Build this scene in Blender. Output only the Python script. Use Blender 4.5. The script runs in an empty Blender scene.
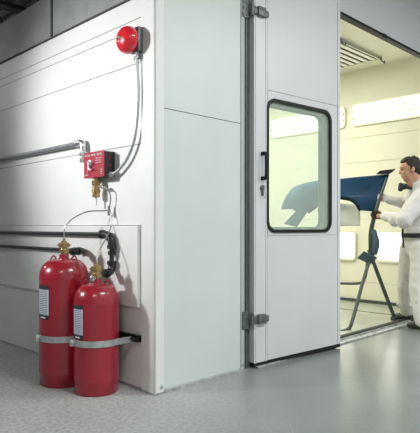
import bpy, bmesh, math, random
from mathutils import Vector, Matrix
random.seed(7)
PI = math.pi
sc = bpy.context.scene
col = sc.collection
V = Vector

# ------------------------------------------------------------------ camera
CX, CY, CH = -2.147, -2.633, 1.05
cam_d = bpy.data.cameras.new('camera')
cam = bpy.data.objects.new('camera', cam_d); col.objects.link(cam)
cam.location = (CX, CY, CH)
cam.rotation_euler = (PI/2, 0, -PI/4)
cam_d.sensor_fit = 'HORIZONTAL'; cam_d.sensor_width = 36
cam_d.lens = 541/420*36
cam_d.shift_y = 10.5/420
cam_d.clip_start = .05; cam_d.clip_end = 100
sc.camera = cam
sc.view_settings.view_transform = 'Standard'
sc.view_settings.look = 'None'
sc.view_settings.gamma = 1
sc.view_settings.use_curve_mapping = False
sc.view_settings.exposure = 0.0

# ------------------------------------------------------------------ materials
def mat(name, c, rough=.5, metal=0.0, noise=0.0, nscale=8.0, bump=0.0, bscale=60.0, emit=None, es=0.0, coat=0.0, c2=None, spec=.5, rvar=0.0):
    m = bpy.data.materials.new(name); m.use_nodes = True
    nt = m.node_tree; b = nt.nodes['Principled BSDF']
    b.inputs['Base Color'].default_value = (*c, 1)
    b.inputs['Roughness'].default_value = rough
    b.inputs['Metallic'].default_value = metal
    b.inputs['Specular IOR Level'].default_value = spec
    b.inputs['Coat Weight'].default_value = coat
    b.inputs['Coat Roughness'].default_value = .08
    tc = nt.nodes.new('ShaderNodeTexCoord')
    if noise > 0 or c2:
        n = nt.nodes.new('ShaderNodeTexNoise'); n.inputs['Scale'].default_value = nscale
        n.inputs['Detail'].default_value = 6
        nt.links.new(tc.outputs['Object'], n.inputs['Vector'])
        mx = nt.nodes.new('ShaderNodeMix'); mx.data_type = 'RGBA'
        d = c2 if c2 else tuple(max(0, x*(1-noise)) for x in c)
        mx.inputs[6].default_value = (*c, 1); mx.inputs[7].default_value = (*d, 1)
        rp = nt.nodes.new('ShaderNodeMapRange')
        rp.inputs[1].default_value = .35; rp.inputs[2].default_value = .7
        nt.links.new(n.outputs[0], rp.inputs[0]); nt.links.new(rp.outputs[0], mx.inputs[0])
        nt.links.new(mx.outputs[2], b.inputs['Base Color'])
        if rvar > 0:
            r2 = nt.nodes.new('ShaderNodeMapRange')
            r2.inputs[3].default_value = rough; r2.inputs[4].default_value = rough+rvar
            nt.links.new(n.outputs[0], r2.inputs[0]); nt.links.new(r2.outputs[0], b.inputs['Roughness'])
    if bump > 0:
        n2 = nt.nodes.new('ShaderNodeTexNoise'); n2.inputs['Scale'].default_value = bscale
        n2.inputs['Detail'].default_value = 4
        nt.links.new(tc.outputs['Object'], n2.inputs['Vector'])
        bp = nt.nodes.new('ShaderNodeBump'); bp.inputs['Strength'].default_value = bump
        bp.inputs['Distance'].default_value = .01
        nt.links.new(n2.outputs[0], bp.inputs['Height']); nt.links.new(bp.outputs[0], b.inputs['Normal'])
    if emit:
        b.inputs['Emission Color'].default_value = (*emit, 1)
        b.inputs['Emission Strength'].default_value = es
    return m

M = {}
M['wall'] = mat('white_painted_steel', (.77, .78, .775), .45, noise=.06, nscale=3)
M['wall_shaded'] = mat('shade_darkened_panel', (.27, .285, .285), .5, noise=.25, nscale=5)
M['front'] = mat('pale_grey_painted_steel', (.64, .685, .665), .4, noise=.05, nscale=2.5)
M['door'] = mat('lilac_grey_painted_steel', (.64, .65, .67), .4, noise=.05, nscale=2.5)
M['rail'] = mat('brushed_aluminium', (.66, .67, .69), .35, metal=.35, noise=.2, nscale=20)
M['seam'] = mat('dark_seam', (.05, .05, .05), .8)
M['jamb'] = mat('grey_jamb_steel', (.13, .15, .15), .45, metal=.3, noise=.3, nscale=14)
M['jamb_light'] = mat('light_grey_jamb_steel', (.42, .48, .47), .45, noise=.1)
M['inner'] = mat('cream_booth_paint', (.78, .77, .64), .4, noise=.05, nscale=2)
M['inner_floor'] = mat('pale_booth_floor', (.36, .38, .32), .35, noise=.2, nscale=4)
M['ceil_deck'] = mat('grey_roof_deck', (.42, .44, .42), .7, noise=.3, nscale=6)
M['joist'] = mat('dark_joist_steel', (.03, .033, .035), .6)
M['hall'] = mat('hall_block_wall', (.35, .36, .36), .8, noise=.2)
M['red'] = mat('red_gloss_enamel', (.34, .010, .026), .28, noise=.15, nscale=5, coat=.5)
M['red_bell'] = mat('red_bell_enamel', (.72, .015, .03), .25, coat=.6)
M['red_box'] = mat('red_box_enamel', (.40, .015, .04), .4, noise=.1)
M['black_box'] = mat('black_box_side', (.02, .02, .022), .4)
M['white'] = mat('white_print', (.85, .85, .85), .5)
M['galv'] = mat('galvanised_band', (.55, .60, .60), .35, metal=.6, noise=.25, nscale=25)
M['zinc'] = mat('grey_zinc_conduit', (.46, .49, .50), .38, metal=.5, noise=.2, nscale=30)
M['zinc_dark'] = mat('dark_zinc', (.16, .18, .19), .45, metal=.5, noise=.3, nscale=30)
M['zinc_mid'] = mat('mid_zinc_pipe', (.28, .30, .31), .4, metal=.5, noise=.3, nscale=20)
M['iron'] = mat('black_iron_pipe', (.018, .020, .022), .38, noise=.3, nscale=30, bump=.2)
M['brass'] = mat('yellow_brass', (.52, .36, .16), .3, metal=.9, noise=.25, nscale=40)
M['knock'] = mat('dull_red_knockout', (.16, .012, .03), .5)
M['eye'] = mat('dark_eye', (.03, .02, .015), .3)
M['steel'] = mat('bright_steel', (.70, .70, .70), .25, metal=.9)
M['tubing'] = mat('braided_tubing', (.28, .28, .27), .35, metal=.7)
M['rubber'] = mat('black_rubber', (.007, .009, .009), .55, spec=.3)
M['reveal'] = mat('green_grey_reveal', (.10, .15, .13), .5)
M['blue'] = mat('metallic_blue_paint', (.010, .070, .17), .42, metal=.35, noise=.5, nscale=3, coat=.15)
M['pale'] = mat('pale_plastic_and_highlight', (.90, .91, .84), .5)
M['stand'] = mat('grey_green_tube_paint', (.055, .075, .075), .4, noise=.3, nscale=20)
M['stand_pad'] = mat('blue_grey_pad', (.07, .13, .18), .5, noise=.3, nscale=12)
M['skin'] = mat('skin', (.56, .30, .20), .5, noise=.12, nscale=12)
M['hair'] = mat('dark_hair', (.018, .013, .010), .6, bump=.8, bscale=90)
M['suit'] = mat('white_coverall_cloth', (.70, .69, .68), .85, noise=.08, nscale=10, bump=.5, bscale=14)
M['glove'] = mat('dark_brown_glove', (.05, .028, .022), .6)
M['black'] = mat('black_webbing', (.012, .012, .014), .6)
M['shoe'] = mat('black_leather', (.015, .014, .014), .4)
M['thresh'] = mat('worn_threshold_steel', (.50, .52, .52), .45, noise=.5, nscale=22, metal=.2)
M['tube_lamp'] = mat('lit_fluorescent_tube', (.9, .9, .85), .4, emit=(1, 1, .86), es=3)
M['lamp_white'] = mat('lamp_reflector', (.50, .52, .40), .4)
M['fill_tube'] = mat('lit_fill_tube', (.9, .9, .9), .4, emit=(.97, 1, .98), es=6)
M['bar'] = mat('green_grey_louvre_bar', (.58, .62, .45), .5)
M['grille_white'] = mat('white_grille_slat', (.88, .88, .82), .5)
M['dark_gap'] = mat('dark_gap', (.10, .10, .085), .8)
M['faint_gap'] = mat('faint_gap', (.50, .49, .38), .8)

# floor: sealed concrete, paler and drier beside the booth's long wall
def floor_mat():
    m = bpy.data.materials.new('sealed_concrete'); m.use_nodes = True
    nt = m.node_tree; b = nt.nodes['Principled BSDF']; N = nt.nodes; L = nt.links
    tc = N.new('ShaderNodeTexCoord')
    n1 = N.new('ShaderNodeTexNoise'); n1.inputs['Scale'].default_value = 1.3; n1.inputs['Detail'].default_value = 8
    n2 = N.new('ShaderNodeTexNoise'); n2.inputs['Scale'].default_value = 45; n2.inputs['Detail'].default_value = 6
    for n in (n1, n2): L.new(tc.outputs['Object'], n.inputs['Vector'])
    r1 = N.new('ShaderNodeValToRGB')
    r1.color_ramp.elements[0].position = .36; r1.color_ramp.elements[0].color = (.46, .47, .475, 1)
    r1.color_ramp.elements[1].position = .66; r1.color_ramp.elements[1].color = (.56, .565, .565, 1)
    L.new(n1.outputs[0], r1.inputs[0])
    r2 = N.new('ShaderNodeValToRGB')
    r2.color_ramp.elements[0].position = .36; r2.color_ramp.elements[0].color = (.80, .80, .80, 1)
    r2.color_ramp.elements[1].position = .62; r2.color_ramp.elements[1].color = (1.12, 1.12, 1.12, 1)
    L.new(n2.outputs[0], r2.inputs[0])
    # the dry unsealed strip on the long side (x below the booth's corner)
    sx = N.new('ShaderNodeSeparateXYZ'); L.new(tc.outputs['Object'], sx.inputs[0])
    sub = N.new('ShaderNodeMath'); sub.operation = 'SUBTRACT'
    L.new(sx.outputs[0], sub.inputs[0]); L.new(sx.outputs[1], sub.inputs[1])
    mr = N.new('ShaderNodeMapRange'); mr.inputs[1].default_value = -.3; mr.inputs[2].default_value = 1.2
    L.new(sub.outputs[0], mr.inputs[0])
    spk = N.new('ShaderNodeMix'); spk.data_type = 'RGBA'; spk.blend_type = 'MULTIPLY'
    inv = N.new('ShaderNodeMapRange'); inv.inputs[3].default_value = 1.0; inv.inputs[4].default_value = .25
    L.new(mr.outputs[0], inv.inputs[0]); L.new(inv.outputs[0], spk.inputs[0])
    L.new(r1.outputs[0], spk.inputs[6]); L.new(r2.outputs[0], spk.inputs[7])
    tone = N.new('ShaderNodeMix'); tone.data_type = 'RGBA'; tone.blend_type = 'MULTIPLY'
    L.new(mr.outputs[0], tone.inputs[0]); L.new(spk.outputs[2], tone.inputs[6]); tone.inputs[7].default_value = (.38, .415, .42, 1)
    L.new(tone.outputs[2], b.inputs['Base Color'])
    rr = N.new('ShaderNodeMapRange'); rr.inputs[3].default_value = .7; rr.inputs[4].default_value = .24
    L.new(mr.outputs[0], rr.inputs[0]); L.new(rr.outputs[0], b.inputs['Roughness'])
    bp = N.new('ShaderNodeBump'); bp.inputs['Strength'].default_value = .03; bp.inputs['Distance'].default_value = .004
    L.new(n2.outputs[0], bp.inputs['Height']); L.new(bp.outputs[0], b.inputs['Normal'])
    return m
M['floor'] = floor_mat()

def glass_mat():
    m = bpy.data.materials.new('greenish_window_glass'); m.use_nodes = True
    nt = m.node_tree; N = nt.nodes; L = nt.links
    for n in list(N): N.remove(n)
    o = N.new('ShaderNodeOutputMaterial')
    t = N.new('ShaderNodeBsdfTransparent'); t.inputs[0].default_value = (.94, .985, .96, 1)
    g = N.new('ShaderNodeBsdfGlossy'); g.inputs['Roughness'].default_value = .04
    g.inputs[0].default_value = (1, 1, 1, 1)
    dff = N.new('ShaderNodeBsdfDiffuse'); dff.inputs[0].default_value = (.78, .86, .78, 1)
    a = N.new('ShaderNodeMixShader'); a.inputs[0].default_value = .035; L.new(t.outputs[0], a.inputs[1]); L.new(g.outputs[0], a.inputs[2])
    c = N.new('ShaderNodeMixShader'); c.inputs[0].default_value = .10
    n = N.new('ShaderNodeTexNoise'); n.inputs['Scale'].default_value = 5
    tc = N.new('ShaderNodeTexCoord'); L.new(tc.outputs['Object'], n.inputs['Vector'])
    r = N.new('ShaderNodeMapRange'); r.inputs[3].default_value = .15; r.inputs[4].default_value = .27
    L.new(n.outputs[0], r.inputs[0]); L.new(r.outputs[0], c.inputs[0])
    L.new(a.outputs[0], c.inputs[1]); L.new(dff.outputs[0], c.inputs[2])
    L.new(c.outputs[0], o.inputs[0])
    return m
M['glass'] = glass_mat()

def label_mat():
    # white data label: black bars at head and foot, rows of small print (UV: u across, v up)
    m = bpy.data.materials.new('printed_data_label'); m.use_nodes = True
    nt = m.node_tree; N = nt.nodes; L = nt.links; b = N['Principled BSDF']
    b.inputs['Roughness'].default_value = .75
    uv = N.new('ShaderNodeUVMap'); s = N.new('ShaderNodeSeparateXYZ'); L.new(uv.outputs[0], s.inputs[0])
    def math_(op, a, bb=None, cc=None):
        n = N.new('ShaderNodeMath'); n.operation = op
        for i, q in enumerate((a, bb, cc)):
            if q is None: continue
            if isinstance(q, (int, float)): n.inputs[i].default_value = q
            else: L.new(q, n.inputs[i])
        return n.outputs[0]
    u, v = s.outputs[0], s.outputs[1]
    head = math_('GREATER_THAN', v, .88); foot = math_('LESS_THAN', v, .13)
    bars = math_('ADD', head, foot)
    rows = math_('GREATER_THAN', math_('FRACT', math_('MULTIPLY', v, 19)), .55)
    nz = N.new('ShaderNodeTexNoise'); nz.inputs['Scale'].default_value = 1
    mp = N.new('ShaderNodeCombineXYZ')
    L.new(math_('MULTIPLY', u, 22), mp.inputs[0]); L.new(math_('FLOOR', math_('MULTIPLY', v, 19)), mp.inputs[1])
    L.new(mp.outputs[0], nz.inputs['Vector'])
    word = math_('GREATER_THAN', nz.outputs[0], .44)
    inm = math_('MULTIPLY', math_('GREATER_THAN', u, .10), math_('LESS_THAN', u, .90))
    txt = math_('MULTIPLY', math_('MULTIPLY', rows, word), inm)
    bh = math_('MULTIPLY', math_('COMPARE', v, .055, .018), math_('MULTIPLY', math_('GREATER_THAN', u, .25), math_('LESS_THAN', u, .75)))
    mx = N.new('ShaderNodeMix'); mx.data_type = 'RGBA'
    mx.inputs[6].default_value = (.50, .54, .62, 1); mx.inputs[7].default_value = (.13, .15, .21, 1)
    L.new(txt, mx.inputs[0])
    m2 = N.new('ShaderNodeMix'); m2.data_type = 'RGBA'; m2.inputs[7].default_value = (.015, .018, .03, 1)
    L.new(bars, m2.inputs[0]); L.new(mx.outputs[2], m2.inputs[6])
    m3 = N.new('ShaderNodeMix'); m3.data_type = 'RGBA'; m3.inputs[7].default_value = (.8, .8, .82, 1)
    L.new(bh, m3.inputs[0]); L.new(m2.outputs[2], m3.inputs[6])
    L.new(m3.outputs[2], b.inputs['Base Color'])
    return m
M['label'] = label_mat()

# ------------------------------------------------------------------ mesh helpers
class MB:
    def __init__(s): s.bm = bmesh.new(); s.smooth = False
    def box(s, a, b, bevel=0, rot=None, piv=(0,0,0)):
        bm = bmesh.new(); bmesh.ops.create_cube(bm, size=1)
        a = V(a); b = V(b); c = (a+b)/2; d = b-a
        for v in bm.verts: v.co = V((v.co.x*d.x, v.co.y*d.y, v.co.z*d.z))+c
        if bevel: bmesh.ops.bevel(bm, geom=bm.edges[:], offset=bevel, segments=2, profile=.5, affect='EDGES')
        if rot is not None:
            for v in bm.verts: v.co = rot @ (v.co-V(piv)) + V(piv)
        s.add(bm); return s
    def add(s, bm, mtx=None):
        me = bpy.data.meshes.new('tmp'); bm.to_mesh(me); bm.free()
        if mtx: me.transform(mtx)
        s.bm.from_mesh(me); bpy.data.meshes.remove(me)
    def lathe(s, prof, origin=(0,0,0), axis=(0,0,1), n=48, cap=True, half=None):
        # prof: list of (r, h) along axis
        ax = V(axis).normalized(); q = V((0,0,1)).rotation_difference(ax)
        o = V(origin); rings = []
        bm = s.bm
        for r, h in prof:
            if r < 1e-6: rings.append([bm.verts.new(o + q @ V((0,0,h)))])
            else: rings.append([bm.verts.new(o + q @ V((r*math.cos(2*PI*i/n), r*math.sin(2*PI*i/n), h))) for i in range(n)])
        for A, B in zip(rings, rings[1:]):
            for i in range(n):
                j = (i+1) % n
                if len(A) == 1 and len(B) == 1: continue
                if len(A) == 1: f = (A[0], B[i], B[j])
                elif len(B) == 1: f = (A[i], A[j], B[0])
                else: f = (A[i], A[j], B[j], B[i])
                bm.faces.new(f)
        if cap:
            if len(rings[0]) > 1: bm.faces.new(rings[0][::-1])
            if len(rings[-1]) > 1: bm.faces.new(rings[-1])
        return s
    def cyl(s, a, b, r, r2=None, n=20):
        a = V(a); b = V(b); r2 = r if r2 is None else r2
        return s.lathe([(r, 0), (r2, (b-a).length)], a, b-a, n)
    def tube(s, pts, r, n=10, closed=False, sub=6, smooth=True):
        P = [V(p) for p in pts]
        if smooth and len(P) > 2:
            Q = []
            m = len(P)
            rng = range(m) if closed else range(m-1)
            for i in rng:
                if closed: p0, p1, p2, p3 = P[i-1], P[i], P[(i+1) % m], P[(i+2) % m]
                else: p0, p1, p2, p3 = P[max(i-1, 0)], P[i], P[i+1], P[min(i+2, m-1)]
                for k in range(sub):
                    t = k/sub
                    Q.append(.5*((2*p1)+(-p0+p2)*t+(2*p0-5*p1+4*p2-p3)*t*t+(-p0+3*p1-3*p2+p3)*t**3))
            if not closed: Q.append(P[-1])
            P = Q
        m = len(P); rings = []; nrm = None
        R = r if callable(r) else (lambda t: r)
        for i in range(m):
            if closed: tg = (P[(i+1) % m]-P[i-1]).normalized()
            else: tg = (P[min(i+1, m-1)]-P[max(i-1, 0)]).normalized()
            if nrm is None:
                nrm = tg.orthogonal().normalized()
            else:
                nrm = (nrm - tg*nrm.dot(tg)).normalized()
            bn = tg.cross(nrm)
            rr = R(i/max(1, m-1))
            rings.append([s.bm.verts.new(P[i]+(nrm*math.cos(2*PI*k/n)+bn*math.sin(2*PI*k/n))*rr) for k in range(n)])
        pr = list(zip(rings, rings[1:])) + ([(rings[-1], rings[0])] if closed else [])
        for A, B in pr:
            for k in range(n):
                j = (k+1) % n
                s.bm.faces.new((A[k], A[j], B[j], B[k]))
        if not closed:
            s.bm.faces.new(rings[0][::-1]); s.bm.faces.new(rings[-1])
        return s
    def ball(s, c, r, sc3=(1,1,1), rot=None, n=16):
        bm = bmesh.new(); bmesh.ops.create_uvsphere(bm, u_segments=n, v_segments=max(8, n//2+2), radius=1)
        for v in bm.verts:
            p = V((v.co.x*r*sc3[0], v.co.y*r*sc3[1], v.co.z*r*sc3[2]))
            if rot is not None: p = rot @ p
            v.co = p+V(c)
        s.add(bm); return s
    def cone(s, a, b, ra, rb, n=14):     # tapered capsule
        s.ball(a, ra, n=n); s.ball(b, rb, n=n); s.cyl(a, b, ra, rb, n=n); return s
    def hexnut(s, a, b, r): return s.cyl(a, b, r, n=6)
    def grid(s, rows, thick=None):
        g = [[s.bm.verts.new(V(p)) for p in row] for row in rows]
        for A, B in zip(g, g[1:]):
            for i in range(len(A)-1): s.bm.faces.new((A[i], A[i+1], B[i+1], B[i]))
        return s
    def build(s, name, m, parent=None, smooth=False, angle=None, solid=None, off=(0,0,0)):
        bmesh.ops.recalc_face_normals(s.bm, faces=s.bm.faces[:])
        me = bpy.data.meshes.new(name); s.bm.to_mesh(me); s.bm.free()
        me.materials.append(m)
        if smooth:
            me.polygons.foreach_set('use_smooth', [True]*len(me.polygons))
            me.set_sharp_from_angle(angle=math.radians(angle or 38))
        o = bpy.data.objects.new(name, me); col.objects.link(o)
        o.location = off
        if parent: o.parent = parent
        if solid:
            md = o.modifiers.new('solid', 'SOLIDIFY'); md.thickness = solid; md.offset = 0
        return o

def tag(o, label=None, cat=None, group=None, kind=None):
    if label: o['label'] = label
    if cat: o['category'] = cat
    if group: o['group'] = group
    if kind: o['kind'] = kind
    return o
def empty(name, loc, label, cat, group=None, rz=0):
    o = bpy.data.objects.new(name, None); col.objects.link(o)
    o.location = loc; o.rotation_euler = (0, 0, rz); o.empty_display_size = .1
    return tag(o, label, cat, group)
def struct(mb, name, m, parent=None, **k):
    o = mb.build(name, m, parent, **k)
    if not parent: o['kind'] = 'structure'
    return o
def neg(p): return tuple(-x for x in p)
def copy_tree(o, parent=None):
    c = o.copy(); col.objects.link(c)
    if parent: c.parent = parent
    for ch in list(o.children): copy_tree(ch, c)
    return c

# ------------------------------------------------------------------ setting
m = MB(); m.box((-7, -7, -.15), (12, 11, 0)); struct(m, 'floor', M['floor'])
m = MB(); m.box((.08, .08, 0), (4.68, 7, .006)); struct(m, 'floor', M['inner_floor'])

# booth long side: flush steel panels with narrow joints
m = MB()
zs = [0.012, .535, 1.06, 1.585, 2.112, 2.334, 2.400, 2.545]
for a, b in zip(zs, zs[1:]): m.box((-.0, .125, a+.0022), (.04, 7.0, b-.0022))
m.box((.008, .10, 0), (.08, 7.08, 2.9))
wl = struct(m, 'wall_left', M['wall'])
m = MB()
for z in zs[:]: m.box((.002, .13, z-.0022), (.0075, 7.0, z+.0022))
struct(m, 'seam', M['seam'], wl)
# raised band of panelling behind the pipes
m = MB(); m.box((-.032, .138, .535), (0, 7.0, 1.058), bevel=.003); struct(m, 'trim_1', M['wall'])
# upper plenum panels, shade painted into their grey, with a black joint strip below
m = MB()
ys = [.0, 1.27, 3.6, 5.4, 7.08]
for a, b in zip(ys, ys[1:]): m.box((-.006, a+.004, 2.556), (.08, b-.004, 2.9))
up = struct(m, 'wall_upper', M['wall_shaded'])
m = MB(); m.box((-.012, .1, 2.540), (.01, 7.0, 2.552)); struct(m, 'trim_2', M['seam'])
m = MB(); m.box((-.014, 1.262, 2.556), (-.004, 1.285, 2.9)); m.box((-.014, 3.59, 2.556), (-.004, 3.61, 2.9)); struct(m, 'trim_3', M['joist'])
m = MB(); m.box((.085, .085, 2.86), (.98, 7.08, 2.895)); m.box((.90, .085, 2.86), (.98, 7.08, 3.4)); m.box((.90, .085, 3.25), (4.76, 7.08, 3.4)); struct(m, 'ceiling', M['inner'])

# front of the booth
m = MB()
m.box((.068, 0, .02), (.798, .08, 1.802)); m.box((.068, 0, 1.807), (.798, .08, 4.3))
m.box((.072, .004, .0), (.796, .076, 4.3))
wf = struct(m, 'wall_front', M['front'])
m = MB(); m.box((.07, .001, 1.8022), (.797, .0035, 1.8068)); struct(m, 'seam', M['seam'], wf)
m = MB(); m.box((.93, 0, 3.0), (4.76, .08, 4.3)); struct(m, 'wall_header', M['door'])
m = MB(); m.box((.93, -.012, 2.975), (4.05, .05, 3.0)); m.box((2.95,-.016,2.965),(3.02,.0,3.004)); struct(m, 'trim_4', M['rubber'])
m = MB(); m.box((4.05, 0, 0), (4.76, .08, 3.0)); struct(m, 'wall_front', M['door'])
# corner post
m = MB(); m.box((-.012, -.010, 0), (.0, .122, 4.3)); m.box((-.012, -.010, 0), (.064, .0, 4.3)); m.box((0, 0, 0), (.064, .10, 4.3))
cp = struct(m, 'trim_5', M['wall'])
m = MB(); m.lathe([(0, 0), (.011, 0), (.011, .006), (.005, .010), (0, .010)], (.045, -.010, .045), (0, -1, 0), 16)
m.build('bolt', M['zinc'], cp, smooth=True)
m = MB(); m.lathe([(0, 0), (.009, 0), (.009, .006), (0, .008)], (.82, -.004, .045), (0, -1, 0), 16)
bz = m.build('bolt', M['zinc'], None, smooth=True)
# jamb strips beside the door
m = MB(); m.box((.80, -.004, 0), (.838, .08, 4.3)); j1 = struct(m, 'trim_6', M['jamb_light'])
bz.parent = j1
m = MB(); m.box((.838, .020, 0), (.94, .08, 4.3)); m.box((.838, .0, 0), (.850, .03, 4.3)); m.box((.868, .008, 0), (.878, .03, 4.3)); struct(m, 'trim_7', M['jamb'])
# base strip at the foot of the walls
m = MB(); m.box((-.016, -.016, 0), (.838, -.0, .012)); m.box((-.016, 0, 0), (.0, .12, .012)); struct(m, 'baseboard_front', M['thresh'])
# threshold track across the doorway
m = MB(); m.box((.94, -.052, 0), (4.05, .012, .014), bevel=.003); m.box((.94, .012, 0), (4.05, .030, .030)); struct(m, 'trim_8', M['thresh'])
m = MB(); m.box((.94, .026, 0), (4.05, .085, .040), bevel=.004); struct(m, 'trim_9', M['rubber'])

# interior shell
m = MB()
m.box((4.68, .08, 0), (4.76, 7.08, 3.4))
wr = struct(m, 'wall_right', M['inner'])
m = MB(); m.box((4.676, .1, .285), (4.6795, 7, .289)); m.box((4.676, .1, 1.16), (4.6795, 7, 1.164)); m.box((4.676, .1, 1.95), (4.6795, 7, 1.954)); m.box((4.676, .1, 2.30), (4.6795, 7, 2.304))
struct(m, 'seam', M['faint_gap'], wr)
m = MB(); m.box((4.64, .1, 0.006), (4.68, 7, .045)); struct(m, 'baseboard_right', M['stand'])
m = MB(); m.box((.08, 7, 0), (4.68, 7.08, 3.4)); struct(m, 'wall_back', M['inner'])
m = MB(); m.box((.08, .12, 0), (.12, 7, 2.9)); struct(m, 'wall_inner_left', M['inner'])
# narrow drain channel along the booth floor
m = MB(); m.box((3.9, .2, .006), (3.93, 6.8, .010)); m.box((2.2,.2,.006),(2.23,6.8,.010)); struct(m, 'trim_10', M['dark_gap'])

# hall beyond the booth
m = MB(); m.box((-7, 10.85, 0), (12, 11, 4.4)); struct(m, 'wall_far', M['hall'])
m = MB(); m.box((-7.15, -7, 0), (-7, 11, 4.4)); struct(m, 'wall_west', M['hall'])
m = MB(); m.box((-7, -7, 4.3), (12, 11, 4.4))
k = -7
while k < 12:
    m.box((k, -7, 4.26), (k+.09, 11, 4.30)); k += .19
struct(m, 'ceiling', M['ceil_deck'])
for i, y in enumerate((2.9, 3.95, 5.0, 6.05, 7.1, 8.4, 9.7)):
    m = MB()
    m.box((-7, y-.045, 3.80), (12, y+.045, 3.85)); m.box((-7, y-.045, 4.20), (12, y+.045, 4.255))
    x = -7
    while x < 11.5:
        m.cyl((x, y, 3.83), (x+.3, y, 4.22), .012, n=6); m.cyl((x+.3, y, 4.22), (x+.6, y, 3.83), .012, n=6); x += .6
    struct(m, 'trim_%d' % (11+i), M['joist'])

# ------------------------------------------------------------------ booth door
ang = math.atan2(-.095, 1.10)
door = empty('booth_door', (.87, -.02, 0), 'wide pale grey steel booth door with a tall black-gasketed window, slightly ajar', 'door', rz=ang)
# local: x along the leaf .05..1.10, front face y=0, back y=.06
WX0, WX1, WZ0, WZ1 = .181, .974, 1.005, 2.035
def rrect(x0, x1, z0, z1, r, n=8):
    P = []
    for cx, cz, a0 in ((x1-r, z1-r, 0), (x0+r, z1-r, 90), (x0+r, z0+r, 180), (x1-r, z0+r, 270)):
        for k in range(n+1):
            a = math.radians(a0+90*k/n); P.append((cx+r*math.cos(a), cz+r*math.sin(a)))
    return P
def ring_prism(mb, outer, inner, y0, y1):
    n = len(outer); f = []
    for pts, y in ((outer, y0), (inner, y0), (inner, y1), (outer, y1)):
        f.append([mb.bm.verts.new((x, y, z)) for x, z in pts])
    for a, b in ((0, 1), (1, 2), (2, 3), (3, 0)):
        for i in range(n):
            j = (i+1) % n
            mb.bm.faces.new((f[a][i], f[a][j], f[b][j], f[b][i]))
def proj_out(pts, x0, x1, z0, z1):
    # push the rounded outline out to the rectangle
    cx, cz = (x0+x1)/2, (z0+z1)/2; hx, hz = (x1-x0)/2, (z1-z0)/2; o = []
    n = len(pts)
    q = n//4
    for i, (x, z) in enumerate(pts):
        k = i//q; t = (i % q)/(q-1)
        corner = ((x1, z1), (x0, z1), (x0, z0), (x1, z0))[k]
        if k == 0: p = (x1, z+(z1-z)*t*1) if t < .5 else (x, z1)
        elif k == 1: p = (x, z1) if t < .5 else (x0, z)
        elif k == 2: p = (x0, z) if t < .5 else (x, z0)
        else: p = (x, z0) if t < .5 else (x1, z)
        if abs(t-.5) < .01: p = corner
        if k == 0 and t < .5: p = (x1, z)
        o.append(p)
    return o
hole = rrect(WX0+.01, WX1-.01, WZ0+.01, WZ1-.01, .085)
m = MB()
ring_prism(m, proj_out(hole, .203, 1.058, .985, 2.09), hole, 0, .06)
m.box((.199, .0, .04), (1.062, .06, .981)); m.box((.199, 0, 2.094), (1.062, .06, 3.06))
m.box((1.066, -.002, .04), (1.10, .062, 3.06))
m.box((.199, .01, .975), (.205, .05, 2.1)); m.box((1.055, .01, .04), (1.068, .05, 3.06)); m.box((.19, .01, .04), (.205, .05, 3.06)); m.box((.2, .01, .975), (1.06, .05, .99)); m.box((.2, .01, 2.086), (1.06, .05, 2.1))
m.build('door_panel', M['door'], door)
m = MB(); m.box((.05, -.004, .036), (.194, .062, 3.06), bevel=.003)
m.box((.062, -.008, .036), (.070, -.003, 3.06)); m.box((.172, -.008, .036), (.180, -.003, 3.06))
st = m.build('hinge_stile', M['door'], door); st['label'] = 'lighter metal stile along the hinge edge'
m = MB(); m.box((.05, -.001, .012), (1.10, .061, .040)); m.build('bottom_seal', M['rubber'], door)
g = rrect(WX0, WX1, WZ0, WZ1, .095)
gi = rrect(WX0+.024, WX1-.024, WZ0+.024, WZ1-.024, .074)
m = MB(); ring_prism(m, g, gi, -.010, .006)
m.build('window_gasket', M['rubber'], door)
g2 = rrect(WX0+.012, WX1-.012, WZ0+.012, WZ1-.012, .083); gi2 = rrect(WX0+.026, WX1-.026, WZ0+.026, WZ1-.026, .07)
m = MB(); ring_prism(m, g2, gi2, .006, .095)
m.build('window_reveal', M['reveal'], door)
g3 = rrect(WX0+.02, WX1-.02, WZ0+.02, WZ1-.02, .075); gi3 = rrect(WX0+.045, WX1-.045, WZ0+.045, WZ1-.045, .055)
m = MB(); ring_prism(m, g3, gi3, .095, .103)
m.build('window_gasket', M['reveal'], door)
m = MB(); vs1 = [m.bm.verts.new((x, .012, z)) for x, z in gi2]; vs2 = [m.bm.verts.new((x, .017, z)) for x, z in gi2]
m.bm.faces.new(vs1); m.bm.faces.new(vs2[::-1])
for i in range(len(vs1)):
    j = (i+1) % len(vs1); m.bm.faces.new((vs1[i], vs1[j], vs2[j], vs2[i]))
m.build('window_pane', M['glass'], door)
# handle and key lock
m = MB()
for z in (1.415, 1.600): m.box((.120, -.040, z-.014), (.148, -.003, z+.014), bevel=.004)
m.tube([(.134, -.040, 1.41), (.134, -.046, 1.45), (.134, -.046, 1.565), (.134, -.040, 1.605)], .011, n=10)
m.build('pull_handle', M['rubber'], door, smooth=True)
m = MB(); m.lathe([(0, 0), (.022, 0), (.022, .012), (.015, .018), (0, .018)], (.134, -.003, 1.345), (0, -1, 0), 20)
m.box((.124, -.016, 1.285), (.144, -.003, 1.35), bevel=.003)
lk = m.build('key_lock', M['zinc_dark'], door, smooth=True)
m = MB(); m.box((.130, -.034, 1.325), (.138, -.018, 1.365)); m.tube([(.134, -.03, 1.33), (.139, -.034, 1.30), (.136, -.03, 1.262)], .004, n=6)
m.build('key', M['steel'], lk)
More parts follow.
